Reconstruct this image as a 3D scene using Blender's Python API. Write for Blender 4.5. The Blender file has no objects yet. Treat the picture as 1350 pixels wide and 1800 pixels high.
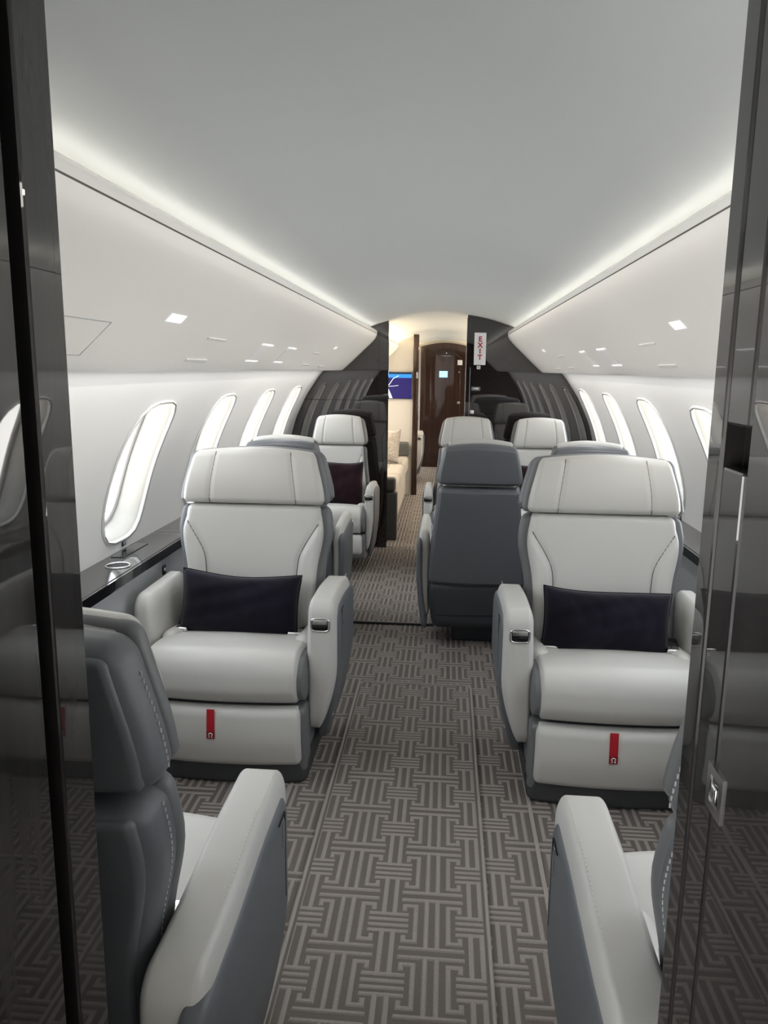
import bpy, bmesh, math, random
from mathutils import Vector, Matrix
random.seed(7)
sc = bpy.context.scene
C = sc.collection
PI = math.pi
# ------------------------------------------------------------------ camera
F, VP, ROLL, CAM = 1350.0, (787.0, 650.0), math.radians(1.5), Vector((0.05, 0.0, 1.43))
d = Vector(((VP[0]-675)/F, (VP[1]-900)/F, 1.0)).normalized()
dn = Vector((-math.sin(ROLL), math.cos(ROLL), 0)); dn = (dn - d*dn.dot(d)).normalized()
rt = dn.cross(d)
M = Matrix(((rt.x, -rt.y, -rt.z), (d.x, -d.y, -d.z), (-dn.x, dn.y, dn.z)))
cd = bpy.data.cameras.new('camera'); cam = bpy.data.objects.new('camera', cd); C.objects.link(cam)
cam.matrix_world = Matrix.Translation(CAM) @ M.to_4x4()
cd.sensor_fit = 'VERTICAL'; cd.sensor_height = 36; cd.sensor_width = 27; cd.lens = F*36/1800
cd.clip_start = 0.02
sc.camera = cam
# ------------------------------------------------------------------ world, exposure
EXPOSURE = 1.0
SKY = 2.8
sc.view_settings.view_transform = 'Standard'; sc.view_settings.look = 'None'
sc.view_settings.exposure = EXPOSURE; sc.view_settings.gamma = 1; sc.view_settings.use_curve_mapping = False
w = bpy.data.worlds.new('hazy_daylight'); sc.world = w; w.use_nodes = True
nt = w.node_tree; nt.nodes.clear()
tc = nt.nodes.new('ShaderNodeTexCoord'); sx = nt.nodes.new('ShaderNodeSeparateXYZ')
rp = nt.nodes.new('ShaderNodeValToRGB'); bg = nt.nodes.new('ShaderNodeBackground'); wo = nt.nodes.new('ShaderNodeOutputWorld')
mr = nt.nodes.new('ShaderNodeMapRange'); mr.inputs[1].default_value = -1; mr.inputs[2].default_value = 1
nt.links.new(tc.outputs['Generated'], sx.inputs[0]); nt.links.new(sx.outputs[2], mr.inputs[0]); nt.links.new(mr.outputs[0], rp.inputs[0])
nt.links.new(rp.outputs[0], bg.inputs[0]); nt.links.new(bg.outputs[0], wo.inputs[0])
rp.color_ramp.elements[0].position = 0.47; rp.color_ramp.elements[0].color = (2.0, 1.95, 1.87, 1)
rp.color_ramp.elements[1].position = 0.53; rp.color_ramp.elements[1].color = (0.82, 0.90, 1.0, 1)
bg.inputs[1].default_value = SKY

# ------------------------------------------------------------------ materials
def mat(name, col, rough=0.5, metal=0.0, coat=0.0, coatr=0.03, bump=0.0, bscale=300.0, var=0.0, vscale=6.0, sheen=0.0, spec=0.5, emit=None, estr=0.0):
    m = bpy.data.materials.new(name); m.use_nodes = True
    n = m.node_tree.nodes; L = m.node_tree.links
    b = n['Principled BSDF']
    b.inputs['Base Color'].default_value = (*col, 1); b.inputs['Roughness'].default_value = rough
    b.inputs['Metallic'].default_value = metal; b.inputs['Coat Weight'].default_value = coat
    b.inputs['Coat Roughness'].default_value = coatr; b.inputs['Sheen Weight'].default_value = sheen
    b.inputs['Specular IOR Level'].default_value = spec
    if emit: b.inputs['Emission Color'].default_value = (*emit, 1); b.inputs['Emission Strength'].default_value = estr
    if bump or var:
        t = n.new('ShaderNodeTexCoord')
    if bump:
        z = n.new('ShaderNodeTexNoise'); z.inputs['Scale'].default_value = bscale; z.inputs['Detail'].default_value = 3
        u = n.new('ShaderNodeBump'); u.inputs['Strength'].default_value = bump; u.inputs['Distance'].default_value = 0.001
        L.new(t.outputs['Object'], z.inputs['Vector']); L.new(z.outputs[0], u.inputs['Height']); L.new(u.outputs[0], b.inputs['Normal'])
    if var:
        z = n.new('ShaderNodeTexNoise'); z.inputs['Scale'].default_value = vscale; z.inputs['Detail'].default_value = 4
        r = n.new('ShaderNodeValToRGB')
        r.color_ramp.elements[0].position = 0.3; r.color_ramp.elements[1].position = 0.7
        r.color_ramp.elements[0].color = (*[c*(1-var) for c in col], 1); r.color_ramp.elements[1].color = (*[min(1, c*(1+var)) for c in col], 1)
        L.new(t.outputs['Object'], z.inputs['Vector']); L.new(z.outputs[0], r.inputs[0]); L.new(r.outputs[0], b.inputs['Base Color'])
    return m
def veneer(name, c0, c1, scale=(60, 60, 1.2), rough=0.25, coat=1.0, cior=1.5):
    m = bpy.data.materials.new(name); m.use_nodes = True
    n = m.node_tree.nodes; L = m.node_tree.links; b = n['Principled BSDF']
    t = n.new('ShaderNodeTexCoord'); mp = n.new('ShaderNodeMapping'); z = n.new('ShaderNodeTexNoise'); r = n.new('ShaderNodeValToRGB')
    mp.inputs['Scale'].default_value = scale; z.inputs['Scale'].default_value = 1.0; z.inputs['Detail'].default_value = 5; z.inputs['Roughness'].default_value = 0.6
    r.color_ramp.elements[0].position = 0.35; r.color_ramp.elements[1].position = 0.7
    r.color_ramp.elements[0].color = (*c0, 1); r.color_ramp.elements[1].color = (*c1, 1)
    L.new(t.outputs['Object'], mp.inputs[0]); L.new(mp.outputs[0], z.inputs['Vector']); L.new(z.outputs[0], r.inputs[0]); L.new(r.outputs[0], b.inputs['Base Color'])
    b.inputs['Roughness'].default_value = 0.55; b.inputs['Specular IOR Level'].default_value = 0.1; b.inputs['Coat Weight'].default_value = coat; b.inputs['Coat Roughness'].default_value = 0.015; b.inputs['Coat IOR'].default_value = cior
    return m
MT = {
 'shell': mat('satin_white_liner', (0.86, 0.85, 0.83), 0.38),
 'ceil': mat('matt_grey_headliner', (0.73, 0.765, 0.78), 0.6, bump=0.03, bscale=500),
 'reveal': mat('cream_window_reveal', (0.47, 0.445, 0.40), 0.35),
 'trimw': mat('white_trim', (0.82, 0.82, 0.80), 0.25),
 'light': mat('pale_grey_leather', (0.57, 0.56, 0.53), 0.42, bump=0.12, bscale=420),
 'grey': mat('slate_grey_leather', (0.125, 0.133, 0.144), 0.45, bump=0.12, bscale=420),
 'greym': mat('mid_grey_leather', (0.15, 0.155, 0.16), 0.45, bump=0.12, bscale=420),
 'plinth': mat('charcoal_plinth', (0.045, 0.047, 0.048), 0.55),
 'hull': mat('shaded_seat_shell', (0.035, 0.042, 0.046), 0.5, bump=0.05, bscale=600),
 'seam': mat('dark_seam', (0.12, 0.12, 0.115), 0.7),
 'thread': mat('pale_thread', (0.62, 0.62, 0.60), 0.6),
 'chrome': mat('brushed_chrome', (0.72, 0.72, 0.72), 0.16, metal=1.0),
 'black': mat('gloss_black', (0.008, 0.008, 0.009), 0.12, coat=1.0),
 'void': mat('black_recess', (0.004, 0.004, 0.004), 0.7),
 'wood': veneer('dark_gloss_veneer', (0.007, 0.0045, 0.004), (0.014, 0.0085, 0.007), cior=1.9),
 'door': veneer('brown_gloss_veneer', (0.022, 0.009, 0.006), (0.045, 0.020, 0.013)),
 'jamb': veneer('charcoal_gloss_veneer', (0.012, 0.011, 0.011), (0.020, 0.018, 0.017), rough=0.15),
 'ledge': veneer('grey_gloss_ledge', (0.045, 0.042, 0.040), (0.060, 0.055, 0.052), scale=(40, 1.5, 40), rough=0.12),
 'panel': mat('grey_side_panel', (0.42, 0.435, 0.45), 0.5),
 'navy': mat('navy_velvet', (0.006, 0.0045, 0.011), 0.85, sheen=0.12, bump=0.3, bscale=60, var=0.4, vscale=9, spec=0.15),
 'plum': mat('plum_velvet', (0.016, 0.005, 0.009), 0.85, sheen=0.12, bump=0.3, bscale=60, var=0.4, vscale=9, spec=0.15),
 'red': mat('red_webbing', (0.42, 0.006, 0.018), 0.6),
 'redd': mat('deep_red_tab', (0.25, 0.006, 0.012), 0.6),
 'white': mat('white_print', (0.85, 0.85, 0.85), 0.5),
 'redp': mat('red_print', (0.40, 0.01, 0.04), 0.5),
 'sign': mat('white_sign_plastic', (0.80, 0.80, 0.82), 0.3),
 'lamp': mat('lamp_diffuser', (0.85, 0.86, 0.88), 0.4, emit=(0.95, 0.97, 1.0), estr=0.25),
 'carpet': mat('taupe_carpet_base', (0.145, 0.126, 0.114), 0.95, bump=0.8, bscale=900, var=0.25, vscale=500, spec=0.1),
 'pile': mat('pale_taupe_pile', (0.30, 0.268, 0.245), 0.95, bump=0.9, bscale=900, var=0.25, vscale=600, spec=0.1),
 'piping': mat('taupe_carpet_binding', (0.31, 0.278, 0.255), 0.9, bump=0.6, bscale=900),
 'rubber': mat('black_rubber_edge', (0.012, 0.012, 0.012), 0.7),
 'divan': mat('beige_divan_fabric', (0.46, 0.42, 0.36), 0.8, bump=0.4, bscale=500, var=0.08, vscale=30),
 'dgrey': mat('olive_grey_leather', (0.085, 0.085, 0.078), 0.5),
 'fleck': mat('flecked_beige_fabric', (0.45, 0.41, 0.36), 0.85, bump=0.5, bscale=300, var=0.4, vscale=90),
 'cream': mat('cream_panel', (0.66, 0.63, 0.58), 0.4),
 'sblue': mat('screen_blue', (0.01, 0.05, 0.2), 0.2, emit=(0.03, 0.22, 0.75), estr=0.8),
 'snavy': mat('screen_navy', (0.01, 0.01, 0.06), 0.2, emit=(0.014, 0.008, 0.07), estr=0.8),
 'sdark': mat('screen_dark_bar', (0.01, 0.01, 0.02), 0.2, emit=(0.01, 0.02, 0.05), estr=0.8),
 'swhite': mat('screen_white', (0.5, 0.5, 0.5), 0.2, emit=(0.8, 0.85, 0.95), estr=0.8),
 'paleblue': mat('emissive_pale_blue', (0.2, 0.4, 0.6), 0.2, emit=(0.25, 0.6, 0.95), estr=1.0),
}
def glassmat():
    m = bpy.data.materials.new('window_glass'); m.use_nodes = True
    n = m.node_tree.nodes; L = m.node_tree.links; n.clear()
    o = n.new('ShaderNodeOutputMaterial'); mx = n.new('ShaderNodeMixShader'); t = n.new('ShaderNodeBsdfTransparent'); g = n.new('ShaderNodeBsdfGlossy')
    fr = n.new('ShaderNodeFresnel'); fr.inputs[0].default_value = 1.35
    g.inputs['Roughness'].default_value = 0.03; t.inputs[0].default_value = (0.96, 0.97, 0.97, 1)
    L.new(fr.outputs[0], mx.inputs[0]); L.new(t.outputs[0], mx.inputs[1]); L.new(g.outputs[0], mx.inputs[2]); L.new(mx.outputs[0], o.inputs[0])
    return m
MT['glass'] = glassmat()

# ------------------------------------------------------------------ helpers
def link(name, me, m, parent=None, smooth=True):
    o = bpy.data.objects.new(name, me); C.objects.link(o)
    if m: me.materials.append(MT[m] if isinstance(m, str) else m)
    if smooth and len(me.polygons): me.polygons.foreach_set('use_smooth', [True]*len(me.polygons))
    if parent: o.parent = parent
    return o
def pyd(name, vs, fs, m, parent=None, smooth=True):
    me = bpy.data.meshes.new(name); me.from_pydata([tuple(v) for v in vs], [], fs); me.update()
    return link(name, me, m, parent, smooth)
def tag(o, label, cat, group=None):
    o['label'] = label; o['category'] = cat
    if group: o['group'] = group
    return o
def struct(o, label=None, cat=None):
    o['kind'] = 'structure'
    if label: o['label'] = label
    if cat: o['category'] = cat
    return o
def empty(name, loc=(0, 0, 0), rz=0):
    o = bpy.data.objects.new(name, None); C.objects.link(o); o.location = loc; o.rotation_euler = (0, 0, rz); o.empty_display_size = 0.1
    return o
def axis_coords(h, r, n, k):
    r = min(r, h*0.999)
    out = []
    for i in range(k): out.append(-(h-r) - r*math.tan(PI/4*(k-i)/k))
    for i in range(n+1): out.append(-(h-r) + 2*(h-r)*i/n)
    for i in range(1, k+1): out.append((h-r) + r*math.tan(PI/4*i/k))
    return out
def rgrid(lo, hi, r=0.02, n=(4, 4, 4), k=4, deform=None):
    """rounded box between corners lo, hi with a regular surface grid; r scalar or (rx,ry,rz)"""
    if not hasattr(r, '__len__'): r = (r, r, r)
    cx = [(a+b)/2 for a, b in zip(lo, hi)]; h = [(b-a)/2 for a, b in zip(lo, hi)]
    r = [min(r[i], h[i]*0.999) for i in range(3)]
    ax = [axis_coords(h[i], r[i], n[i], k) for i in range(3)]
    vs, fs, idx = [], [], {}
    def vert(i, j, l):
        key = (i, j, l)
        if key in idx: return idx[key]
        p = [ax[0][i], ax[1][j], ax[2][l]]
        inn = [max(-(h[a]-r[a]), min(h[a]-r[a], p[a])) for a in range(3)]
        dd = [(p[a]-inn[a])/r[a] for a in range(3)]
        ln = math.sqrt(sum(x*x for x in dd))
        if ln > 1e-9: q = [inn[a]+dd[a]/ln*r[a] for a in range(3)]
        else: q = p
        q = [q[a]+cx[a] for a in range(3)]
        if deform: q = deform(*q)
        idx[key] = len(vs); vs.append(q); return idx[key]
    N = [len(a)-1 for a in ax]
    for i in range(N[0]):
        for j in range(N[1]):
            fs.append((vert(i, j, 0), vert(i, j+1, 0), vert(i+1, j+1, 0), vert(i+1, j, 0)))
            fs.append((vert(i, j, N[2]), vert(i+1, j, N[2]), vert(i+1, j+1, N[2]), vert(i, j+1, N[2])))
    for i in range(N[0]):
        for l in range(N[2]):
            fs.append((vert(i, 0, l), vert(i+1, 0, l), vert(i+1, 0, l+1), vert(i, 0, l+1)))
            fs.append((vert(i, N[1], l), vert(i, N[1], l+1), vert(i+1, N[1], l+1), vert(i+1, N[1], l)))
    for j in range(N[1]):
        for l in range(N[2]):
            fs.append((vert(0, j, l), vert(0, j, l+1), vert(0, j+1, l+1), vert(0, j+1, l)))
            fs.append((vert(N[0], j, l), vert(N[0], j+1, l), vert(N[0], j+1, l+1), vert(N[0], j, l+1)))
    return vs, fs
def rbox(name, lo, hi, r, m, parent=None, n=(2, 2, 2), k=3, deform=None):
    vs, fs = rgrid(lo, hi, r, n, k, deform)
    return pyd(name, vs, fs, m, parent)
def boxes(name, bl, m, parent=None):
    vs, fs = [], []
    for (a, b) in bl:
        o = len(vs)
        for z in (a[2], b[2]):
            vs += [(a[0], a[1], z), (b[0], a[1], z), (b[0], b[1], z), (a[0], b[1], z)]
        fs += [(o+3, o+2, o+1, o), (o+4, o+5, o+6, o+7), (o, o+1, o+5, o+4), (o+1, o+2, o+6, o+5), (o+2, o+3, o+7, o+6), (o+3, o, o+4, o+7)]
    return pyd(name, vs, fs, m, parent, False)
def tube(name, pts, rad, m, parent=None, n=6, closed=False, flat=None):
    """sweep a circle (or ellipse flat=(ru,rv,up)) along pts"""
    pts = [Vector(p) for p in pts]; vs, fs = [], []
    K = len(pts)
    for i, p in enumerate(pts):
        if closed: t = pts[(i+1) % K]-pts[i-1]
        else: t = pts[min(i+1, K-1)]-pts[max(i-1, 0)]
        t.normalize()
        up = Vector((0, 0, 1)) if abs(t.z) < 0.9 else Vector((0, 1, 0))
        if flat: up = Vector(flat[2])
        u = t.cross(up).normalized(); v = u.cross(t).normalized()
        for j in range(n):
            a = 2*PI*j/n
            ru, rv = (flat[0], flat[1]) if flat else (rad, rad)
            vs.append(p+u*ru*math.cos(a)+v*rv*math.sin(a))
    for i in range(K if closed else K-1):
        for j in range(n):
            a, b = i*n+j, i*n+(j+1) % n
            c2, d2 = ((i+1) % K)*n+(j+1) % n, ((i+1) % K)*n+j
            fs.append((a, b, c2, d2))
    if not closed:
        fs.append(tuple(range(n-1, -1, -1))); fs.append(tuple(range((K-1)*n, K*n)))
    return pyd(name, vs, fs, m, parent)
def prism(name, poly, axis, a, b, m, parent=None, bevel=0.0, seg=2, smooth=False):
    """poly: 2D outline; axis 'y': (x,z) extruded y from a to b; 'x': (y,z); 'z': (x,y)"""
    bm = bmesh.new()
    def P(u, v, t): return {'y': (u, t, v), 'x': (t, u, v), 'z': (u, v, t)}[axis]
    A = [bm.verts.new(P(u, v, a)) for u, v in poly]; B = [bm.verts.new(P(u, v, b)) for u, v in poly]
    n = len(poly)
    bm.faces.new(A); bm.faces.new(B[::-1])
    for i in range(n): bm.faces.new((A[i], B[i], B[(i+1) % n], A[(i+1) % n]))
    bmesh.ops.recalc_face_normals(bm, faces=bm.faces)
    if bevel:
        es = [e for e in bm.edges if e.calc_face_angle(0) > 0.5]
        bmesh.ops.bevel(bm, geom=es, offset=bevel, segments=seg, affect='EDGES', profile=0.5)
    me = bpy.data.meshes.new(name); bm.to_mesh(me); bm.free()
    return link(name, me, m, parent, smooth)
def superel(a, b, n, N):
    out = []
    for i in range(N):
        t = 2*PI*i/N; c, s = math.cos(t), math.sin(t)
        out.append((a*math.copysign(abs(c)**(2/n), c), b*math.copysign(abs(s)**(2/n), s)))
    return out
def copy_tree(o, parent=None):
    c = o.copy(); C.objects.link(c); c.parent = parent
    for ch in o.children: copy_tree(ch, c)
    return c
def text(name, body, size, m, parent, mtx, ext=0.0008):
    cu = bpy.data.curves.new(name, 'FONT'); cu.body = body; cu.size = size; cu.extrude = ext; cu.offset = 0.0018*size/0.05; cu.align_x = 'CENTER'; cu.align_y = 'CENTER'
    t = bpy.data.objects.new(name+'_src', cu); C.objects.link(t)
    dg = bpy.context.evaluated_depsgraph_get()
    me = bpy.data.meshes.new_from_object(t.evaluated_get(dg)); me.transform(mtx)
    bpy.data.objects.remove(t); me.name = name
    me.materials.clear()
    return link(name, me, m, parent, False)

# ------------------------------------------------------------------ room shell
RW, CZ = 1.2245, 0.612
Y0, YB, Y2, YD = -1.6, 6.10, 8.80, 11.48
YP = 0.72           # doorway partition, cabin side
def wp(s, y, th, dr=0.0):
    a = math.radians(th); return (s*(RW+dr)*math.cos(a), y, CZ+(RW+dr)*math.sin(a))
def ceil_z(x): return 1.86-0.35*x*x
TH = [-30+3.55*i for i in range(21)]      # -30 .. 41
HT0, HT1 = 9, 19                            # theta rows that carry the window cell (1.95 .. 37.45)
WPIT, WHW, WTC, WTH = 0.885, 0.20, 20.4, 13.6
def window_centres(first, y0, y1):
    ys = []; y = first
    while y-WPIT > y0+0.25: y -= WPIT
    while y < y1-0.25: ys.append(y); y += WPIT
    return [v for v in ys if all(abs(v-b) > 0.27 for b in (YP, YB, Y2))]
WY = {-1: window_centres(2.86, YP+0.05, YD), 1: window_centres(3.045, YP+0.05, YD)}
portals = []
wcount = 0
for s, side in ((-1, 'left'), (1, 'right')):
    vs, fs, idx = [], [], {}
    def V(y, th):
        k = (round(y, 5), round(th, 5))
        if k not in idx: idx[k] = len(vs); vs.append(wp(s, y, th))
        return idx[k]
    def quad(a, b, c, e): fs.append((a, b, c, e) if s < 0 else (e, c, b, a))
    CW = 0.27
    cells = []; y = Y0 if s > 0 else -0.55
    for c in WY[s]:
        cells.append((y, c-CW, None)); cells.append((c-CW, c+CW, c)); y = c+CW
    cells.append((y, YD, None))
    for y0, y1, c in cells:
        ny = max(1, int((y1-y0)/0.09)) if c is None else 6
        yl = [y0+(y1-y0)*i/ny for i in range(ny+1)]
        for t in range(20):
            if c is not None and HT0 <= t < HT1: continue
            for i in range(ny): quad(V(yl[i], TH[t]), V(yl[i+1], TH[t]), V(yl[i+1], TH[t+1]), V(yl[i], TH[t+1]))
        if c is not None:
            bnd = [(yy, TH[HT0]) for yy in yl] + [(y1, TH[t]) for t in range(HT0+1, HT1)] + [(yy, TH[HT1]) for yy in yl[::-1]] + [(y0, TH[t]) for t in range(HT1-1, HT0, -1)]
            tm, thh = (TH[HT0]+TH[HT1])/2, (TH[HT1]-TH[HT0])/2
            inner = []
            for (yy, tt) in bnd:
                u, v = (yy-c)/CW, (tt-tm)/thh
                a = math.atan2(v, u); n = 3.6; cc, ss = math.cos(a), math.sin(a)
                q = (abs(cc)**n+abs(ss)**n)**(-1/n)
                inner.append((c+WHW*cc*q, WTC+WTH*ss*q))
            rings = [bnd]
            for f in (0.35, 0.7, 1.0): rings.append([(b[0]+(i[0]-b[0])*f, b[1]+(i[1]-b[1])*f) for b, i in zip(bnd, inner)])
            K = len(bnd)
            for r in range(3):
                for i in range(K):
                    j = (i+1) % K
                    quad(V(*rings[r][i]), V(*rings[r][j]), V(*rings[r+1][j]), V(*rings[r+1][i]))
            # ---- the window itself
            wcount += 1
            def ring(sc_, dr): return [wp(s, c+(p[0]-c)*sc_, WTC+(p[1]-WTC)*sc_, dr) for p in inner]
            def loft(name, prof, m, parent=None):
                v2, f2 = [], []
                for (a, b) in prof: v2 += ring(a, b)
                for r in range(len(prof)-1):
                    for i in range(K):
                        j = (i+1) % K; q = (r*K+i, r*K+j, (r+1)*K+j, (r+1)*K+i)
                        f2.append(q if s < 0 else q[::-1])
                return pyd(name, v2, f2, m, parent)
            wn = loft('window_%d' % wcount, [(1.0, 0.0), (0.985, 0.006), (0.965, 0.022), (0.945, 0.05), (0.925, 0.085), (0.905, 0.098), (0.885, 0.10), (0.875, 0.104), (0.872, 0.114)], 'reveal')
            struct(wn)
            loft('window_frame', [(1.035, -0.001), (1.03, -0.006), (1.01, -0.008), (0.99, -0.004), (0.985, 0.006)], 'trimw', wn)
            loft('frame_groove', [(1.012, -0.0092), (0.998, -0.0086)], 'seam', wn)
            pv = ring(0.874, 0.110)
            cen = len(pv); pv.append(wp(s, c, WTC, 0.110))
            pyd('pane', pv, [((i, (i+1) % K, cen) if s < 0 else ((i+1) % K, i, cen)) for i in range(K)], 'glass', wn)
            loft('pane_gasket', [(0.905, 0.0965), (0.895, 0.094), (0.885, 0.098)], 'panel', wn)
            portals.append((s, c))
    struct(pyd('wall_'+side, vs, fs, 'shell'))
# daylight portals in the window openings (they guide the sky light, they emit nothing)
for s, c in portals:
    ld = bpy.data.lights.new('daylight_portal', 'AREA'); ld.shape = 'RECTANGLE'; ld.size = 0.37; ld.size_y = 0.54
    ld.cycles.is_portal = True
    lo = bpy.data.objects.new('daylight_portal', ld); C.objects.link(lo)
    a = math.radians(WTC); P = Vector(wp(s, c, WTC, 0.125))
    nrm = Vector((-s*math.cos(a), 0, -math.sin(a)))
    zx = -nrm; xx = Vector((0, 1, 0)); yy = zx.cross(xx)
    lo.matrix_world = Matrix(((xx.x, yy.x, zx.x, P.x), (xx.y, yy.y, zx.y, P.y), (xx.z, yy.z, zx.z, P.z), (0, 0, 0, 1)))

# the open entry door behind the camera lets daylight into the galley
ld = bpy.data.lights.new('daylight_portal', 'AREA'); ld.shape = 'RECTANGLE'; ld.size = 1.0; ld.size_y = 1.7; ld.cycles.is_portal = True
lo = bpy.data.objects.new('daylight_portal', ld); C.objects.link(lo)
lo.matrix_world = Matrix(((0, 0, -1, -1.20), (1, 0, 0, -1.08), (0, -1, 0, 0.85), (0, 0, 0, 1)))
# ceiling
prof = [(x/40, ceil_z(x/40)) for x in range(0, 25, 2)] + [(0.66, 1.695), (0.74, 1.645), (0.82, 1.58), (0.90, 1.49), (0.96, 1.40)]
prof = [(-x, z) for x, z in prof[:0:-1]] + prof
yl = [Y0+(YD-Y0)*i/40 for i in range(41)]
vs = [(x, y, z) for y in yl for x, z in prof]; K = len(prof)
struct(pyd('ceiling', vs, [(j*K+i, (j+1)*K+i, (j+1)*K+i+1, j*K+i+1) for j in range(40) for i in range(K-1)], 'ceil'))
# floor
fl = struct(boxes('floor', [((-1.10, Y0, -0.05), (1.10, YD, 0.0))], 'carpet'))
# carpet fret pattern, raised pile
UX, UY = 0.227/8, 0.2075/7
def fret():
    t = 0.22; R = []
    def h(x0, x1, y): R.append((x0-t, x1+t, y-t, y+t))
    def v(x, y0, y1): R.append((x-t, x+t, y0-t, y1+t))
    h(-2.7, 2.7, 0.5); h(-2.7, 2.7, 6.5)
    v(-0.5, 0.5, 6.5); v(0.5, 0.5, 6.5)
    for q in (-1, 1):
        v(1.5*q, 1.3, 5.7)
        for (ya, yb) in ((1.3, 1.8), (5.7, 5.2)):
            h(min(1.5*q, 2.55*q), max(1.5*q, 2.55*q), ya); v(2.55*q, min(ya, yb), max(ya, yb))
    for yy in (2.45, 3.15, 3.85, 4.55):
        R.append((2.15, 5.85, yy-0.2, yy+0.2))
    for xx in (3.5, 4.5):
        v(xx, -2.45, 2.45)
    return R
FR_ = fret()
def carpet_strips(name, x0, x1, y0, y1, z0, z1, parent, skip=(), off=(0.046, 0.010)):
    bl = []
    for i in range(int((x0-off[0])/(8*UX))-2, int((x1-off[0])/(8*UX))+2):
        for j in range(int((y0-off[1])/(7*UY))-2, int((y1-off[1])/(7*UY))+2):
            for kk, (a, b, c, e) in enumerate(FR_):
                xa, xb = off[0]+(i*8+a)*UX, off[0]+(i*8+b)*UX; ya, yb = off[1]+(j*7+c)*UY, off[1]+(j*7+e)*UY
                xa, xb, ya, yb = max(xa, x0), min(xb, x1), max(ya, y0), min(yb, y1)
                if xb-xa < 0.003 or yb-ya < 0.003: continue
                if any(xa > s_[0]-0.001 and xb < s_[1]+0.001 and ya > s_[2] and yb < s_[3] for s_ in skip): continue
                bl.append(((xa, ya, z0), (xb, yb, z1-0.00006*kk)))
    vs, fs = [], []
    g = 0.003
    for (a, b) in bl:
        o = len(vs)
        vs += [(a[0], a[1], a[2]), (b[0], a[1], a[2]), (b[0], b[1], a[2]), (a[0], b[1], a[2]),
               (a[0]+g, a[1]+g, b[2]), (b[0]-g, a[1]+g, b[2]), (b[0]-g, b[1]-g, b[2]), (a[0]+g, b[1]-g, b[2])]
        fs += [(o+4, o+5, o+6, o+7), (o, o+1, o+5, o+4), (o+1, o+2, o+6, o+5), (o+2, o+3, o+7, o+6), (o+3, o, o+4, o+7)]
    o = pyd(name, vs, fs, 'pile', parent, False); o['kind'] = 'stuff'
    return o
RUN1 = (-0.318, 0.192, -0.6, 3.33); RUN2 = (-0.50, 0.0, 4.18, 5.98)
carpet_strips('carpet_pile', -1.04, 1.04, 0.0, YD-0.1, 0.0, 0.0030, fl, skip=(RUN1, RUN2), off=(0.118, 0.075))
def runner(R, rad, label):
    x0, x1, y0, y1 = R
    o = empty('carpet_runner', ((x0+x1)/2, (y0+y1)/2, 0)); ox, oy = o.location.x, o.location.y
    out = []
    for (cx, cy, a0) in ((x1-rad, y1-rad, 0), (x0+rad, y1-rad, 90), (x0+rad, y0+rad, 180), (x1-rad, y0+rad, 270)):
        for k in range(7):
            a = math.radians(a0+15*k); out.append((cx+rad*math.cos(a)-ox, cy+rad*math.sin(a)-oy))
    prism('mat', out, 'z', 0.0, 0.010, 'carpet', o)
    tube('binding', [(x, y, 0.009) for x, y in out], 0.0055, 'piping', o, n=8, closed=True)
    q = carpet_strips('mat_pile', x0+0.012, x1-0.012, y0+0.012, y1-0.012, 0.010, 0.0128, None)
    q.data.transform(Matrix.Translation((-ox, -oy, 0))); q.parent = o
    tag(o, label, 'carpet runner'); return o
runner(RUN1, 0.035, 'long taupe fret-patterned carpet runner with rounded end between the pillow armchairs')
r2 = runner(RUN2, 0.03, 'taupe carpet runner with black rubber edge in front of the dark partition')
boxes('rubber_edge', [((RUN2[0]-(RUN2[0]+RUN2[1])/2-0.02, 4.165-(RUN2[2]+RUN2[3])/2, 0), (RUN2[1]-(RUN2[0]+RUN2[1])/2, 4.178-(RUN2[2]+RUN2[3])/2, 0.013))], 'rubber', r2)
for k, x in enumerate((-0.455, 0.36)):
    struct(boxes('trim_%d' % (k+1), [((x-0.006, 0.0, 0), (x+0.006, YB-0.1, 0.0045))], 'piping'))

# end walls
def shell_poly(x0, x1, top=True):
    """outline of the cabin cross-section between x0 and x1 on one side (x1 outer = cabin wall)"""
    s = 1 if x1 > 0 else -1
    P = [(x0, 0.0)]
    xs = [x0+(s*0.60-x0)*i/8 for i in range(9)]
    P += [(x, ceil_z(x)) for x in xs]
    P += [(s*0.66, 1.695), (s*0.74, 1.645), (s*0.82, 1.58), (s*0.90, 1.49)]
    for t in (39, 30, 20, 10, 0, -10, -20, -29.98): P.append((s*(RW+0.002)*math.cos(math.radians(t)), CZ+RW*math.sin(math.radians(t))))
    return P
def full_poly():
    a = shell_poly(0.0, 1.0)[1:]; b = [(-x, z) for x, z in a[::-1]][:-1]
    return a[0:] + b
struct(prism('wall_back', full_poly(), 'y', Y0-0.05, Y0, 'shell'))
struct(prism('wall_front', full_poly(), 'y', YD, YD+0.05, 'cream'))

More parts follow.
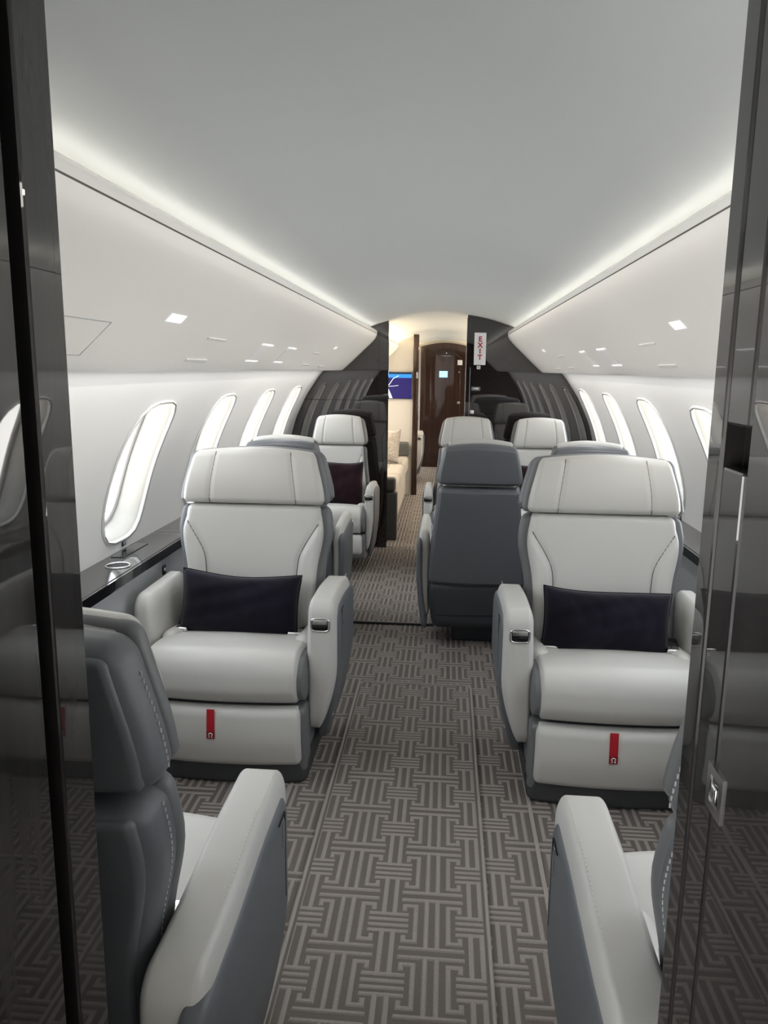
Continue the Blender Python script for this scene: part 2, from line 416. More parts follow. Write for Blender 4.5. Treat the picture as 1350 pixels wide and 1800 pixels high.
# ------------------------------------------------------------------ overhead bins
BINP = [(0.565, 1.715), (0.535, 1.732), (0.522, 1.732), (0.511, 1.728), (0.505, 1.721), (0.5025, 1.712), (0.5025, 1.700)]
FACE = [(0.5045, 1.6972), (0.507, 1.683), (0.516, 1.664), (0.535, 1.642), (0.565, 1.612), (0.60, 1.58), (0.65, 1.532), (0.70, 1.485), (0.74, 1.449), (0.768, 1.424), (0.78, 1.417), (0.80, 1.415), (0.955, 1.414)]
def bin_pt(s, t, out=0.0):
    """point on the sloping bin face, t=0 at (0.51,1.68), 1 at (0.775,1.42)"""
    t = max(0, min(1.2, t)); z = 1.68-0.26*t
    for (a, b) in zip(FACE, FACE[1:]):
        if a[1] >= z >= b[1] and a[1] > b[1]:
            f = (a[1]-z)/(a[1]-b[1]); x = a[0]+(b[0]-a[0])*f
            nx, nz = -(a[1]-b[1]), -(b[0]-a[0]); L = math.hypot(nx, nz)
            return (s*(x+nx/L*out), z+nz/L*out)
    return (s*0.775, 1.42)
def ext_strip(name, prof, s, y0, y1, m, parent, ny=1):
    vs, fs = [], []; K = len(prof)
    for j in range(ny+1):
        y = y0+(y1-y0)*j/ny
        vs += [(s*x, y, z) for x, z in prof]
    for j in range(ny):
        for i in range(K-1):
            q = (j*K+i, j*K+i+1, (j+1)*K+i+1, (j+1)*K+i); fs.append(q if s > 0 else q[::-1])
    return pyd(name, vs, fs, m, parent)
def bin_plate(name, s, ya, yb, ta, tb, m, parent, out=0.0015, th=0.004, skew=0.0):
    vs = []
    for o_ in (out, -th):
        for (y, t) in ((ya, ta), (yb, ta), (yb+skew, tb), (ya+skew, tb)):
            x, z = bin_pt(s, t, o_); vs.append((x, y, z))
    fs = [(0, 1, 2, 3), (7, 6, 5, 4), (0, 4, 5, 1), (1, 5, 6, 2), (2, 6, 7, 3), (3, 7, 4, 0)]
    o = pyd(name, vs, fs, m, parent, False)
    bm = bmesh.new(); bm.from_mesh(o.data); bmesh.ops.recalc_face_normals(bm, faces=bm.faces); bm.to_mesh(o.data); bm.free()
    return o
BIN_ITEMS = {-1: dict(lamp=(1.88, 1.99), slot1=(2.30, 2.49), slot2=(2.30, 2.50), p1=(2.98, 3.16), p2=(3.47, 3.64), hatch=(1.18, 1.62), far=4.66, off=0.0),
             1: dict(lamp=(2.02, 2.12), slot1=(2.41, 2.60), slot2=(2.42, 2.62), p1=(3.14, 3.31), p2=(3.60, 3.73), hatch=None, far=4.80, off=0.0)}
for s, side in ((-1, 'left'), (1, 'right')):
    for (ya, yb, nm) in ((Y0+0.01, YP-0.03, None), (YP, YB, 'main'), (YB+0.07, Y2, 'aft'), (Y2+0.07, YD, None)):
        o = empty('overhead_bin', (0, 0, 0))
        ext_strip('bin_body', FACE, s, ya, yb, 'shell', o, 12)
        ext_strip('rail', BINP, s, ya, yb, 'trimw', o, 6)
        ext_strip('rail_groove', [(0.5025, 1.7003), (0.506, 1.6985), (0.5045, 1.697)], s, ya, yb, 'seam', o)
        ext_strip('bin_top', [(0.58, 1.69), (0.565, 1.715)], s, ya, yb, 'trimw', o)
        ext_strip('bin_top', [(0.90, 1.45), (0.80, 1.555), (0.72, 1.625), (0.63, 1.685), (0.58, 1.69)], s, ya, yb, 'trimw', o)
        room = {'main': 'over the pillow armchairs, ', 'aft': 'over the aft divan cabin, ', None: ''}[nm]
        where = 'left' if s < 0 else 'right'
        hint = ('on the divan side' if s < 0 else 'on the EXIT sign side')
        lab = {'main': 'long white overhead bin above the main cabin windows %s' % hint,
               'aft': 'white overhead bin beyond the dark partition %s' % hint}.get(nm)
        if nm is None: lab = ('white overhead bin of the galley behind the doorway %s' if ya < 0 else 'white overhead bin beside the brown end door %s') % hint
        tag(o, lab, 'overhead bin')
        if nm == 'main':
            I = BIN_ITEMS[s]
            bin_plate('reading_light', s, *I['lamp'], 0.47, 0.54, 'lamp', o, skew=-0.0)
            bin_plate('vent_slot', s, *I['slot1'], 0.625, 0.645, 'trimw', o, 0.003)
            bin_plate('vent_slot', s, *I['slot2'], 0.87, 0.90, 'trimw', o, 0.003)
            for pk in ('p1', 'p2'):
                a, b = I[pk]
                q = bin_plate('service_panel', s, a, b, 0.61, 0.87, 'white', o, 0.0015)
                bin_plate('panel_edge', s, a, b, 0.61, 0.63, 'lamp', q, 0.003); bin_plate('panel_edge', s, a, b, 0.85, 0.87, 'lamp', q, 0.003)  # edge strips glow with the lamp material, though the panel is unlit
            bin_plate('reading_light', s, I['far'], I['far']+0.09, 0.47, 0.52, 'lamp', o)
            bin_plate('vent_slot', s, I['far']-0.5, I['far']-0.3, 0.64, 0.66, 'trimw', o, 0.003)
            bin_plate('vent_slot', s, I['far']-0.45, I['far']-0.25, 0.88, 0.90, 'trimw', o, 0.003)
            bin_plate('vent_slot', s, I['far']+0.1, I['far']+0.3, 0.90, 0.92, 'trimw', o, 0.003)
            if I['hatch']:
                a, b = I['hatch']
                for (y0_, y1_, t0_, t1_) in ((a, b, 0.61, 0.615), (a, b, 0.875, 0.88), (b-0.002, b, 0.61, 0.88)):
                    bin_plate('hatch_seam', s, y0_, y1_, t0_, t1_, 'panel', o, 0.0010)
# cove light strips (lamp light lives here)
def cove(s, y0, y1, col, watt):
    ld = bpy.data.lights.new('cove_light', 'AREA'); ld.shape = 'RECTANGLE'; ld.size = 0.02; ld.size_y = y1-y0; ld.energy = watt; ld.color = col
    o = bpy.data.objects.new('cove_light', ld); C.objects.link(o)
    o.location = (s*0.615, (y0+y1)/2, 1.702)
    o.rotation_euler = (0, s*math.radians(180-62) if s > 0 else -math.radians(180-62), 0)
def rail_led(s, y0, y1, col, watt):  # LED line behind the rail lip, shining across to the opposite bin
    ld = bpy.data.lights.new('rail_light', 'AREA'); ld.shape = 'RECTANGLE'; ld.size = 0.008; ld.size_y = y1-y0; ld.energy = watt; ld.color = col
    ld.spread = math.radians(50)
    o = bpy.data.objects.new('rail_light', ld); C.objects.link(o)
    o.location = (s*0.538, (y0+y1)/2, 1.7395); o.rotation_euler = (0, s*math.radians(75), 0)
def added_wash(s, y0, y1, col, watt):     # added downwash under the bin, unseen, brightens side wall and cabin
    ld = bpy.data.lights.new('added_wash_light', 'AREA'); ld.shape = 'RECTANGLE'; ld.size = 0.03; ld.size_y = y1-y0; ld.energy = watt; ld.color = col
    o = bpy.data.objects.new('added_wash_light', ld); C.objects.link(o)
    o.location = (s*0.86, (y0+y1)/2, 1.410); o.rotation_euler = (0, -s*math.radians(3), 0)
for s in (-1, 1):
    cove(s, YP+0.05, YB-0.05, (1.0, 0.86, 0.64), 0.6)
    rail_led(s, YP+0.05, YB-0.05, (1.0, 0.95, 0.88), 2.0)
    added_wash(s, YP+0.1, YB-0.1, (0.98, 0.99, 1.0), 4.0)
    cove(s, YB+0.15, Y2-0.05, (1.0, 0.76, 0.46), 12.0)
    rail_led(s, YB+0.15, Y2-0.05, (1.0, 0.80, 0.52), 4.0)
    added_wash(s, YB+0.15, Y2-0.05, (1.0, 0.84, 0.64), 7.0)
    cove(s, Y2+0.1, YD-0.05, (1.0, 0.76, 0.46), 12.0)
    added_wash(s, Y2+0.1, YD-0.1, (1.0, 0.88, 0.72), 5.0)

# ------------------------------------------------------------------ dark partition in front of the aft cabin
pl = prism('wall_partition_left', shell_poly(-0.415, -1.0), 'y', YB, YB+0.06, 'wood'); struct(pl)
pr = prism('wall_partition_right', shell_poly(0.195, 1.0), 'y', YB, YB+0.06, 'wood'); struct(pr)
boxes('edge_post', [((-0.485, YB-0.012, 0.0), (-0.412, YB+0.0, 1.775))], 'wood', pl)
boxes('edge_bead', [((-0.489, YB-0.014, 0.0), (-0.485, YB, 1.775))], 'black', pl)
boxes('panel_joint', [((-1.15, YB-0.002, 1.185), (-0.49, YB, 1.188))], 'void', pl)
boxes('edge_post', [((0.192, YB-0.012, 0.0), (0.222, YB+0.0, 1.825))], 'wood', pr)
boxes('chrome_bead', [((0.222, YB-0.004, 0.0), (0.2255, YB+0.0, 1.45))], 'chrome', pr)
boxes('chrome_bead', [((0.189, YB-0.01, 0.0), (0.192, YB+0.05, 1.83))], 'chrome', pr)
# exit sign and fittings
sg = empty('exit_sign', (0.294, YB, 1.591))
rbox('sign_plate', (-0.045, -0.022, -0.122), (0.045, 0, 0.122), 0.004, 'sign', sg)
for i, ch in enumerate('EXIT'):
    mt = Matrix.Translation((0, -0.0225, 0.072-0.046*i)) @ Matrix.Rotation(PI/2, 4, 'X')
    text('letter', ch, 0.052, 'redp', sg, mt)
tag(sg, 'white vertical exit sign with red letters on dark partition', 'exit sign')
def plate(name, x, z, w_, h_, label, cat, m='chrome', inner='black', y=YB, dep=0.006):
    o = empty(name, (x, y, z))
    rbox('plate', (-w_/2, -dep, -h_/2), (w_/2, 0, h_/2), min(0.003, dep/2), m, o, n=(1, 1, 1), k=2)
    rbox('insert', (-w_*0.3, -dep-0.002, -h_*0.3), (w_*0.3, -dep+0.001, h_*0.3), 0.001, inner, o, n=(1, 1, 1), k=1)
    tag(o, label, cat); return o
plate('call_plate', 0.288, 1.45, 0.028, 0.026, 'small white plate just below the exit sign', 'plate', 'sign', 'panel')
plate('door_latch', 0.272, 1.287, 0.068, 0.030, 'flat metal latch plate on dark partition under exit sign', 'latch', 'greym', 'chrome')
plate('door_stop', 0.246, 1.105, 0.030, 0.034, 'small square chrome catch low on the dark partition edge', 'catch', 'chrome', 'white')

# ------------------------------------------------------------------ side ledges
def ledge(s, y0, y1, label):
    o = empty('side_ledge', (s*1.14, (y0+y1)/2, 0)); bx, by = o.location.x, o.location.y
    zt = 0.715; xi = 1.065
    def wallx(z): return math.sqrt(RW*RW-(z-CZ)**2)
    top = prism('worktop', [(s*xi-bx, zt-0.035), (s*xi-bx, zt-0.004), (s*(xi+0.004)-bx, zt), (s*wallx(zt)-bx, zt), (s*wallx(zt-.035)-bx, zt-0.035)], 'y', y0-by, y1-by, 'ledge', o)
    boxes('front_edge', [((min(s*xi, s*(xi-0.006))-bx, y0-by, zt-0.040), (max(s*xi, s*(xi-0.006))-bx, y1-by, zt-0.003))], 'black', o)
    prism('side_panel', [(s*(xi+0.012)-bx, zt-0.036), (s*(xi+0.012)-bx, 0.06), (s*(xi-0.01)-bx, 0.0), (s*wallx(0.0)-bx, 0.0), (s*wallx(0.3)-bx, 0.3), (s*wallx(0.6)-bx, zt-0.036)], 'y', y0-by, y1-by, 'panel', o)
    return o, bx, by, zt, xi
lL = ledge(-1, YP+0.06, YB-0.001, ''); tag(lL[0], 'grey gloss side ledge with cup holder below the windows beside the divan-side seats', 'ledge')
lR = ledge(1, YP+0.06, YB-0.001, ''); tag(lR[0], 'grey gloss side ledge below the windows on the exit sign side', 'ledge')
def ledge_detail(L, s, yc):
    o, bx, by, zt, xi = L
    xc = s*1.125-bx
    ring = [(xc+0.042*math.cos(a*PI/12), yc-by+0.042*math.sin(a*PI/12), zt+0.002) for a in range(24)]
    tube('cup_holder_ring', ring, 0.004, 'chrome', o, n=8, closed=True)
    prism('cup_holder_well', [(xc+0.039*math.cos(a*PI/12), yc-by+0.039*math.sin(a*PI/12)) for a in range(24)], 'z', zt, zt+0.0012, 'void', o)
    for (ya, yb, xa, xb) in ((0.12, 0.36, 1.155, 1.205), ):
        boxes('control_panel', [((min(s*xa, s*xb)-bx, yc+ya-by, zt), (max(s*xa, s*xb)-bx, yc+yb-by, zt+0.003))], 'black', o)
    for yy in (0.55, 0.62):
        boxes('lid_joint', [((min(s*1.07, s*1.21)-bx, yc+yy-by, zt), (max(s*1.07, s*1.21)-bx, yc+yy+0.004-by, zt+0.0008))], 'chrome', o)
    xs = s*(xi+0.012)-bx
    rbox('switch', (xs-0.004, yc+0.30-by, zt-0.115), (xs+0.004, yc+0.335-by, zt-0.075), 0.002, 'black', o, n=(1, 1, 1), k=1)
    rbox('switch_button', (xs-0.006, yc+0.312-by, zt-0.10), (xs+0.006, yc+0.325-by, zt-0.088), 0.001, 'white', o, n=(1, 1, 1), k=1)
ledge_detail(lL, -1, 2.62); ledge_detail(lR, 1, 3.70)
def socket(s, y, th, label):
    o = empty('wall_socket', wp(s, y, th)); o.rotation_euler = (0, (-math.radians(th) if s > 0 else math.radians(th)), 0)
    rbox('socket_plate', (-0.004, -0.02, -0.014), (0.004, 0.02, 0.014), 0.002, 'black', o, n=(1, 1, 1), k=1)
    for dy in (-0.008, 0.008): rbox('socket_hole', (-0.0055, dy-0.004, -0.006), (0.0055, dy+0.004, 0.006), 0.001, 'panel', o, n=(1, 1, 1), k=1)
    tag(o, label, 'socket')
socket(-1, 2.89, 6.0, 'small black socket under the window beside the divan-side pillow armchair')
socket(1, 3.85, 5.2, 'small black socket under the window on the exit sign side')
#@@OBJECTS
# ------------------------------------------------------------------ doorway around the camera: glossy pocket-door jambs
def ray(px, py):
    c = Vector(((px-675)/F, (py-900)/F, 1.0))
    return Vector((rt.dot(c), d.dot(c), -dn.dot(c)))
def on_line(px, q, t, row=800):
    """plan point where the sight line meets the jamb face (line through q along t)"""
    r = ray(px, row); det = r.x*(-t[1])-r.y*(-t[0])
    bx, by = q[0]-CAM.x, q[1]-CAM.y
    u = (bx*(-t[1])-by*(-t[0]))/det
    return (CAM.x+u*r.x, CAM.y+u*r.y)
def slab(name, a, b, th, s, z1, m, parent, inset=0.0, z0=0.0, bev=0.0025):
    dx, dy = b[0]-a[0], b[1]-a[1]; L = math.hypot(dx, dy); nx, ny = (dy/L*s, -dx/L*s) if dy*s > 0 else (-dy/L*s, dx/L*s)
    if nx*s < 0: nx, ny = -nx, -ny
    A = [(a[0]+nx*inset, a[1]+ny*inset), (b[0]+nx*inset, b[1]+ny*inset), (b[0]+nx*th, b[1]+ny*th), (a[0]+nx*th, a[1]+ny*th)]
    return prism(name, A, 'z', z0, z1, m, parent, bevel=bev, seg=2)
def along(a, b, f): return (a[0]+(b[0]-a[0])*f, a[1]+(b[1]-a[1])*f)
# left jamb
tl = (0.0, 1.0); ql = (-0.306, 0.70)
P = [on_line(p, ql, tl) for p in (130, 73, 45, 0)]
jl = empty('door_1', (P[0][0], P[0][1], 0)); inv = Matrix.Translation((-P[0][0], -P[0][1], 0))
back = (P[3][0]-tl[0]*0.35, P[3][1]-tl[1]*0.35)
ch = [slab('jamb_panel', P[0], P[1], 0.04, -1, 1.815, 'jamb', jl), slab('door_slot', P[1], P[2], 0.06, -1, 1.815, 'void', jl, inset=0.02, bev=0), slab('jamb_panel', P[2], back, 0.04, -1, 1.815, 'jamb', jl)]
for o in ch: o.data.transform(inv)
struct(jl, 'dark glossy pocket door jamb with a black slot, divan side of the doorway')
struct(prism('wall_doorway_left', [(-x, z) for x, z in shell_poly(0.345, 1.0)], 'y', YP-0.05, YP-0.005, 'jamb'))
# right jamb
tr = (0.0, 1.0); qr = (0.254, 0.60)
px = (1243, 1267, 1272, 1300, 1311, 1315, 1350)
P = [on_line(p, qr, tr) for p in px]
jr = empty('door_2', (P[0][0], P[0][1], 0)); inv = Matrix.Translation((-P[0][0], -P[0][1], 0))
back = (P[6][0]-tr[0]*0.35, P[6][1]-tr[1]*0.35)
def zat(p, py, pxx):      # height seen at pixel row py on the jamb at plan point p
    r = ray(pxx, py); return CAM.z+r.z*(p[1]-CAM.y)/r.y
zc0, zc1 = zat(P[3], 828, 1290), zat(P[3], 752, 1290)
ch = [slab('jamb_panel', P[0], P[1], 0.04, 1, 1.82, 'jamb', jr), slab('door_slot', P[1], P[2], 0.05, 1, 1.82, 'void', jr, inset=0.015, bev=0),
      slab('jamb_panel', P[2], P[4], 0.04, 1, zc0, 'jamb', jr), slab('jamb_panel', P[2], P[4], 0.04, 1, 1.82, 'jamb', jr, z0=zc1),
      slab('latch_recess', P[2], P[4], 0.06, 1, zc1, 'void', jr, inset=0.02, z0=zc0, bev=0),
      slab('door_slot', P[4], P[5], 0.05, 1, 1.82, 'void', jr, inset=0.012, bev=0), slab('jamb_panel', P[5], back, 0.04, 1, 1.82, 'jamb', jr)]
for o in ch: o.data.transform(inv)
struct(jr, 'dark glossy pocket door jamb with chrome latch, exit sign side of the doorway')
struct(prism('wall_doorway_right', shell_poly(0.29, 1.0), 'y', 0.54, 0.585, 'jamb'))
# chrome latch plate on the right jamb
q = on_line(1258, qr, tr, 1393); zq = zat(q, 1393, 1258)
lt = empty('latch_plate', (q[0], q[1], zq)); lt.rotation_euler = (0, 0, math.atan2(-tr[0], tr[1]))
hw_, hh_ = 0.0155, 0.0175
for (a, b) in (((-hw_, -hh_), (-hw_+0.007, hh_)), ((hw_-0.007, -hh_), (hw_, hh_)), ((-hw_+0.007, hh_-0.007), (hw_-0.007, hh_)), ((-hw_+0.007, -hh_), (hw_-0.007, -hh_+0.007))):
    boxes('bezel', [((-0.0015, a[0], a[1]), (0.002, b[0], b[1]))], 'chrome', lt)
boxes('latch_well', [((-0.0005, -hw_+0.007, -hh_+0.007), (0.002, hw_-0.007, hh_-0.007))], 'black', lt)
rbox('latch_tongue', (-0.0025, -0.005, -0.007), (0.0, 0.005, 0.005), 0.002, 'chrome', lt, n=(1, 1, 1), k=2)
tag(lt, 'rectangular chrome latch plate on the glossy dark door jamb', 'latch plate')

# ------------------------------------------------------------------ seats
def sstep(a, b, x):
    t = max(0.0, min(1.0, (x-a)/(b-a))); return t*t*(3-2*t)
def make_seat(hw, s, narrow, hz0=0.908, hz1=1.105, az=0.655, aw=0.105, ow=0.085, rec=0.17, ar=0.215):
    root = empty('armchair')
    def FX(o):
        if s < 0:
            me = o.data
            me.transform(Matrix.Diagonal((-1, 1, 1, 1))); me.flip_normals()
        return o
    def RB(name, lo, hi, r, m, n=(2, 2, 2), k=4, deform=None, parent=root): return FX(rbox(name, lo, hi, r, m, parent, n, k, deform))
    def TB(name, pts, rad, m, parent=root, **kw): return FX(tube(name, pts, rad, m, parent, **kw))
    B = hw/0.275                                  # width scale of the back
    def bow(x): return 0.022*(1-(x/hw)**2)
    # --- plinth and lower body
    if narrow:
        RB('pedestal', (-0.11, -0.14, 0), (0.11, 0.13, 0.13), 0.012, 'hull')
        RB('lower_shell', (-hw-0.012, -0.17, 0.105), (hw+0.012, 0.255, 0.36), (0.04, 0.04, 0.05), 'hull', n=(8, 4, 4), deform=lambda x, y, z: (x*(1-0.10*sstep(0.30, 0.10, z)), y, z))  # lower shell coloured darker than the back, standing in for shade there
        TB('cover_joint', [(-hw+0.03, 0.2565, 0.235), (-0.13, 0.2565, 0.233), (-0.115, 0.2565, 0.222), (-0.112, 0.2565, 0.195), (-0.105, 0.2565, 0.187), (hw-0.03, 0.2565, 0.180)], 0.0022, 'void', n=5)
    else:
        RB('plinth', (-hw-0.012, -0.268, 0), (hw+0.012, 0.20, 0.10), (0.03, 0.03, 0.02), 'plinth', n=(10, 3, 1), deform=lambda x, y, z: (x, y-(bow(x) if y < 0 else 0), z))
        RB('lower_shell', (-hw-0.012, -0.21, 0.085), (hw+0.012, 0.25, 0.36), 0.03, 'grey', n=(4, 4, 3))
    # --- leg rest
    lz0 = 0.15 if narrow else 0.078
    RB('leg_rest_trim', (-hw-0.012, -0.285, lz0-0.035), (hw+0.012, -0.19, 0.288), (0.015, 0.02, 0.02), 'greym', n=(10, 1, 4), deform=lambda x, y, z: (x, y-(bow(x) if y < -0.23 else 0)+0.02*sstep(0.2, 0.05, z), z))
    lr = RB('leg_rest', (-hw+0.004, -0.305, lz0), (hw-0.004, -0.24, 0.292), (0.02, 0.022, 0.03), 'light', n=(14, 1, 6), k=5,
       deform=lambda x, y, z: (x, y-(bow(x) if y < -0.25 else 0)-0.008*math.sin(PI*(z-lz0)/(0.292-lz0))+0.018*sstep(0.2, 0.05, z), z))
    # --- seat cushion
    def cush(x, y, z):
        if z > 0.40:
            z -= 0.055*sstep(-0.25, 0.20, y)*(1 if z > 0.42 else 0.5)
            z += 0.012*(1-(x/hw)**2)*sstep(0.40, 0.47, z)
        if y < -0.2: y -= bow(x)*0.9; y += 0.015*sstep(0.38, 0.29, z)
        return (x, y, z)
    RB('seat_cushion', (-hw+0.006, -0.315, 0.293), (hw-0.006, 0.16, 0.482), (0.02, 0.075, 0.075), 'light', n=(14, 10, 2), k=7, deform=cush)
    RB('cushion_trim', (-hw-0.014, -0.30, 0.298), (hw+0.014, 0.16, 0.462), (0.014, 0.07, 0.07), 'greym', n=(12, 8, 2), k=6, deform=cush)
    for q in (-1, 1):
        RB('side_bolster', (q*(hw-0.032)-0.032, -0.13, 0.42), (q*(hw-0.032)+0.032, 0.15, 0.492), (0.03, 0.05, 0.03), 'light', n=(2, 4, 1), k=5, deform=lambda x, y, z: (x, y, z-0.04*sstep(-0.2, 0.2, y)))
    # --- back
    def yb(z): return 0.095+rec*(z-0.42)
    def wf(z):
        if narrow: return B*(1.05-0.20*sstep(0.35, 0.9, z))
        return B*(0.985+0.105*math.exp(-((z-hz0+0.108)/0.11)**2))
    def seamx(z): return 0.178+0.085*max(0.0, (z-hz0+0.208)/0.17)**1.6
    def padf(x, y, z):
        ax = abs(x); front = y < 0.04
        if front:
            y -= 0.016*sstep(0.0, 0.03, ax-seamx(z)+0.005)*sstep(0.43, 0.5, z)*sstep(hz0-0.038, hz0-0.108, z)
            y += 0.007*math.exp(-((ax-seamx(z))/0.008)**2)*sstep(hz0-0.023, hz0-0.048, z)
            y += 0.010*math.cos(x/0.25*PI/2)
        return (x*wf(z), y+yb(z), z)
    pad = RB('backrest', (-0.252, 0.0, 0.40), (0.252, 0.09, hz0-0.003), (0.025, 0.03, 0.02), 'light', n=(64, 2, 34), k=4, deform=padf)
    for q in (-1, 1):
        pts = []
        for i in range(22):
            z = 0.43+(hz0-0.478)*i/21; x = seamx(z)
            if x > 0.245: break
            p = padf(q*x, 0.0, z); pts.append((p[0], p[1]-0.0022, p[2]))
        TB('seam', pts, 0.0016, 'seam', pad, n=5)
    def shf(x, y, z): return (x*wf(z), y+yb(z)+(0.02*math.cos(x/0.275*PI/2) if y > 0.12 else 0), z)
    sh = RB('back_shell', (-0.276, 0.045, 0.335), (0.276, 0.165, hz0-0.015), (0.035, 0.04, 0.03), 'grey', n=(16, 3, 18), k=4, deform=shf)
    RB('rear_panel', (-0.262, 0.10, 0.352), (0.262, 0.171, hz0-0.028), (0.012, 0.012, 0.012), 'grey', n=(16, 2, 18), k=3, deform=shf, parent=sh)
    RB('side_band', (-0.281, 0.040, 0.40), (0.281, 0.085, hz0-0.012), (0.02, 0.02, 0.02), 'greym', n=(10, 1, 18), k=3, deform=lambda x, y, z: (x*wf(z), y+yb(z), z))
    # --- headrest
    def tap(z): return wf(hz0-0.048)*(1.03-(0.15 if narrow else 0.135)*sstep(hz0, hz1+0.06, z)*1.3)
    def hdf(x, y, z):
        t = (z-hz0)/(hz1-hz0)
        yy = y+yb(z)
        if y < 0.03: yy -= 0.018*(1-(2*t-1)**2)
        if y < 0.03: yy += 0.006*math.exp(-((abs(x)-0.155)/0.006)**2)
        return (x*tap(z), yy, z+0.020*(1-(x/0.27)**2)*t)
    drop = 0.016 if narrow else 0.004
    hd = RB('headrest', (-0.255, -0.004, hz0), (0.255, 0.065, hz1), (0.02, 0.035, 0.025), 'light', n=(56, 1, 8), k=5, deform=hdf)
    def hwf(x, y, z):
        t = (z-hz0)/(hz1-hz0)
        return (x*tap(z), y+yb(z)+(0.012*math.cos(x/0.28*PI/2) if y > 0.1 else 0), z+0.020*(1-(x/0.28)**2)*t)
    RB('headrest_shell', (-0.279, 0.055, hz0-0.002), (0.279, 0.150, hz1-drop), (0.03, 0.04, 0.035), 'grey', n=(12, 3, 6), k=5, deform=hwf)
    RB('rear_panel', (-0.262, 0.09, hz0+0.006), (0.262, 0.156, hz1-drop-0.016), (0.012, 0.012, 0.012), 'grey', n=(12, 2, 6), k=3, deform=hwf, parent=hd)
    RB('headrest_band', (-0.272, 0.022, hz0), (0.272, 0.062, hz1-drop*0.6), (0.018, 0.018, 0.02), 'greym', n=(12, 1, 6), k=3, deform=hwf)
    for q in (-1, 1):
        pts = [hdf(q*0.155, -0.004, hz0+0.004+(hz1-hz0-0.012)*i/12) for i in range(13)]
        TB('seam', [(p[0], p[1]-0.0012, p[2]) for p in pts], 0.0016, 'seam', hd, n=5)
    # --- arms
    ai = hw+0.002
    def armf(x, y, z):
        u = (x-ai)/aw; k_ = max(0.0, (0.40-z)/0.25)**1.5
        x -= aw*u*0.62*min(1.2, k_)
        if y < 0.1: y += 0.045*min(1.2, k_)*sstep(0.1, -0.2, y)
        z -= 0.02*sstep(-0.05, 0.22, y)*(z > 0.5)
        x += 0.006*sstep(0.45, 0.65, z)*(1-u)
        return (x, y, z)
    arm = RB('armrest', (ai, -0.225, 0.155), (ai+aw, ar, az), (0.022, 0.05, 0.055), 'light', n=(5, 8, 12), k=6, deform=armf)
    def armsf(x, y, z):
        k_ = max(0.0, (0.40-z)/0.25)**1.5
        if y < 0.1: y += 0.06*min(1.3, k_)*sstep(0.1, -0.2, y)
        return (x-aw*0.40*min(1.3, k_), y, z-0.02*sstep(-0.05, 0.22, y)*(z > 0.5))
    osh = RB('arm_shell', (ai+aw*0.62, -0.185, 0.09), (ai+aw+0.010, ar+0.03, az-0.034), (0.016, 0.045, 0.05), 'grey', n=(2, 8, 10), k=5, deform=armsf)
    if not narrow:
        xo = ai+aw+0.0102
        FX(boxes('arm_slot', [((xo-0.002, -0.118, az-0.115), (xo+0.0015, -0.110, az-0.065))], 'chrome', osh))
        FX(boxes('slot_line', [((xo-0.002, -0.135, az-0.235), (xo+0.0006, -0.133, az-0.055)), ((xo-0.002, -0.135, az-0.057), (xo+0.0006, -0.085, az-0.055))], 'void', osh))
        FX(boxes('arm_slot', [((ai+aw*0.62+0.012, -0.1325, 0.20), (ai+aw*0.62+0.020, -0.130, 0.228))], 'light', osh))
        # pale stitching along the top of the arm
        bl = []
        for i in range(38):
            y = -0.17+0.0102*i
            zz = az-0.0005-0.02*sstep(-0.05, 0.22, y)
            bl.append(((ai+aw*0.80, y, zz-0.003), (ai+aw*0.80+0.0016, y+0.006, zz+0.0006)))
        o = FX(boxes('stitching', bl, 'thread', arm)); o['kind'] = 'stuff'
        for zc_, yo in ((None, 0.092), ):
            for q in (-1, 1):
                bl2, vs, fs = [], [], []
                for i in range(int((hz0-0.53)/0.0105)):
                    z = 0.50+0.0105*i
                    x = q*0.2762*wf(z); y = yo+0.006+yb(z)
                    bl2.append(((x-0.0010, y, z), (x+0.0010, y+0.0014, z+0.0065)))
                o = FX(boxes('stitching', bl2, 'thread', sh)); o['kind'] = 'stuff'
                bl2 = []
                for i in range(14):
                    z = hz0+0.02+0.0105*i
                    x = q*0.2792*tap(z); y = 0.100+yb(z)
                    bl2.append(((x-0.0010, y, z), (x+0.0010, y+0.0014, z+0.0065)))
                o = FX(boxes('stitching', bl2, 'thread', hd)); o['kind'] = 'stuff'
    # control unit on the arm front
    cx, cz_ = ai+aw*0.50, az-0.085
    yf = -0.2255
    ring = [(cx+p[0], yf, cz_+p[1]) for p in superel(0.031, 0.0225, 4, 28)]
    TB('control_bezel', ring, 0.004, 'chrome', arm, n=8, closed=True)
    RB('control_handle', (cx-0.026, yf-0.004, cz_+0.001), (cx+0.026, yf+0.006, cz_+0.019), 0.004, 'chrome', n=(2, 1, 1), k=3, parent=arm)
    RB('control_well', (cx-0.029, yf-0.001, cz_-0.0205), (cx+0.029, yf+0.006, cz_+0.0205), 0.002, 'black', n=(2, 1, 1), k=2, parent=arm)
    # outboard arm
    def oarm(x, y, z): return (x, y, z)
    RB('armrest', (-ai-ow, -0.165, 0.20), (-ai, 0.23, 0.632), (0.03, 0.06, 0.065), 'light', n=(3, 6, 6), k=6)
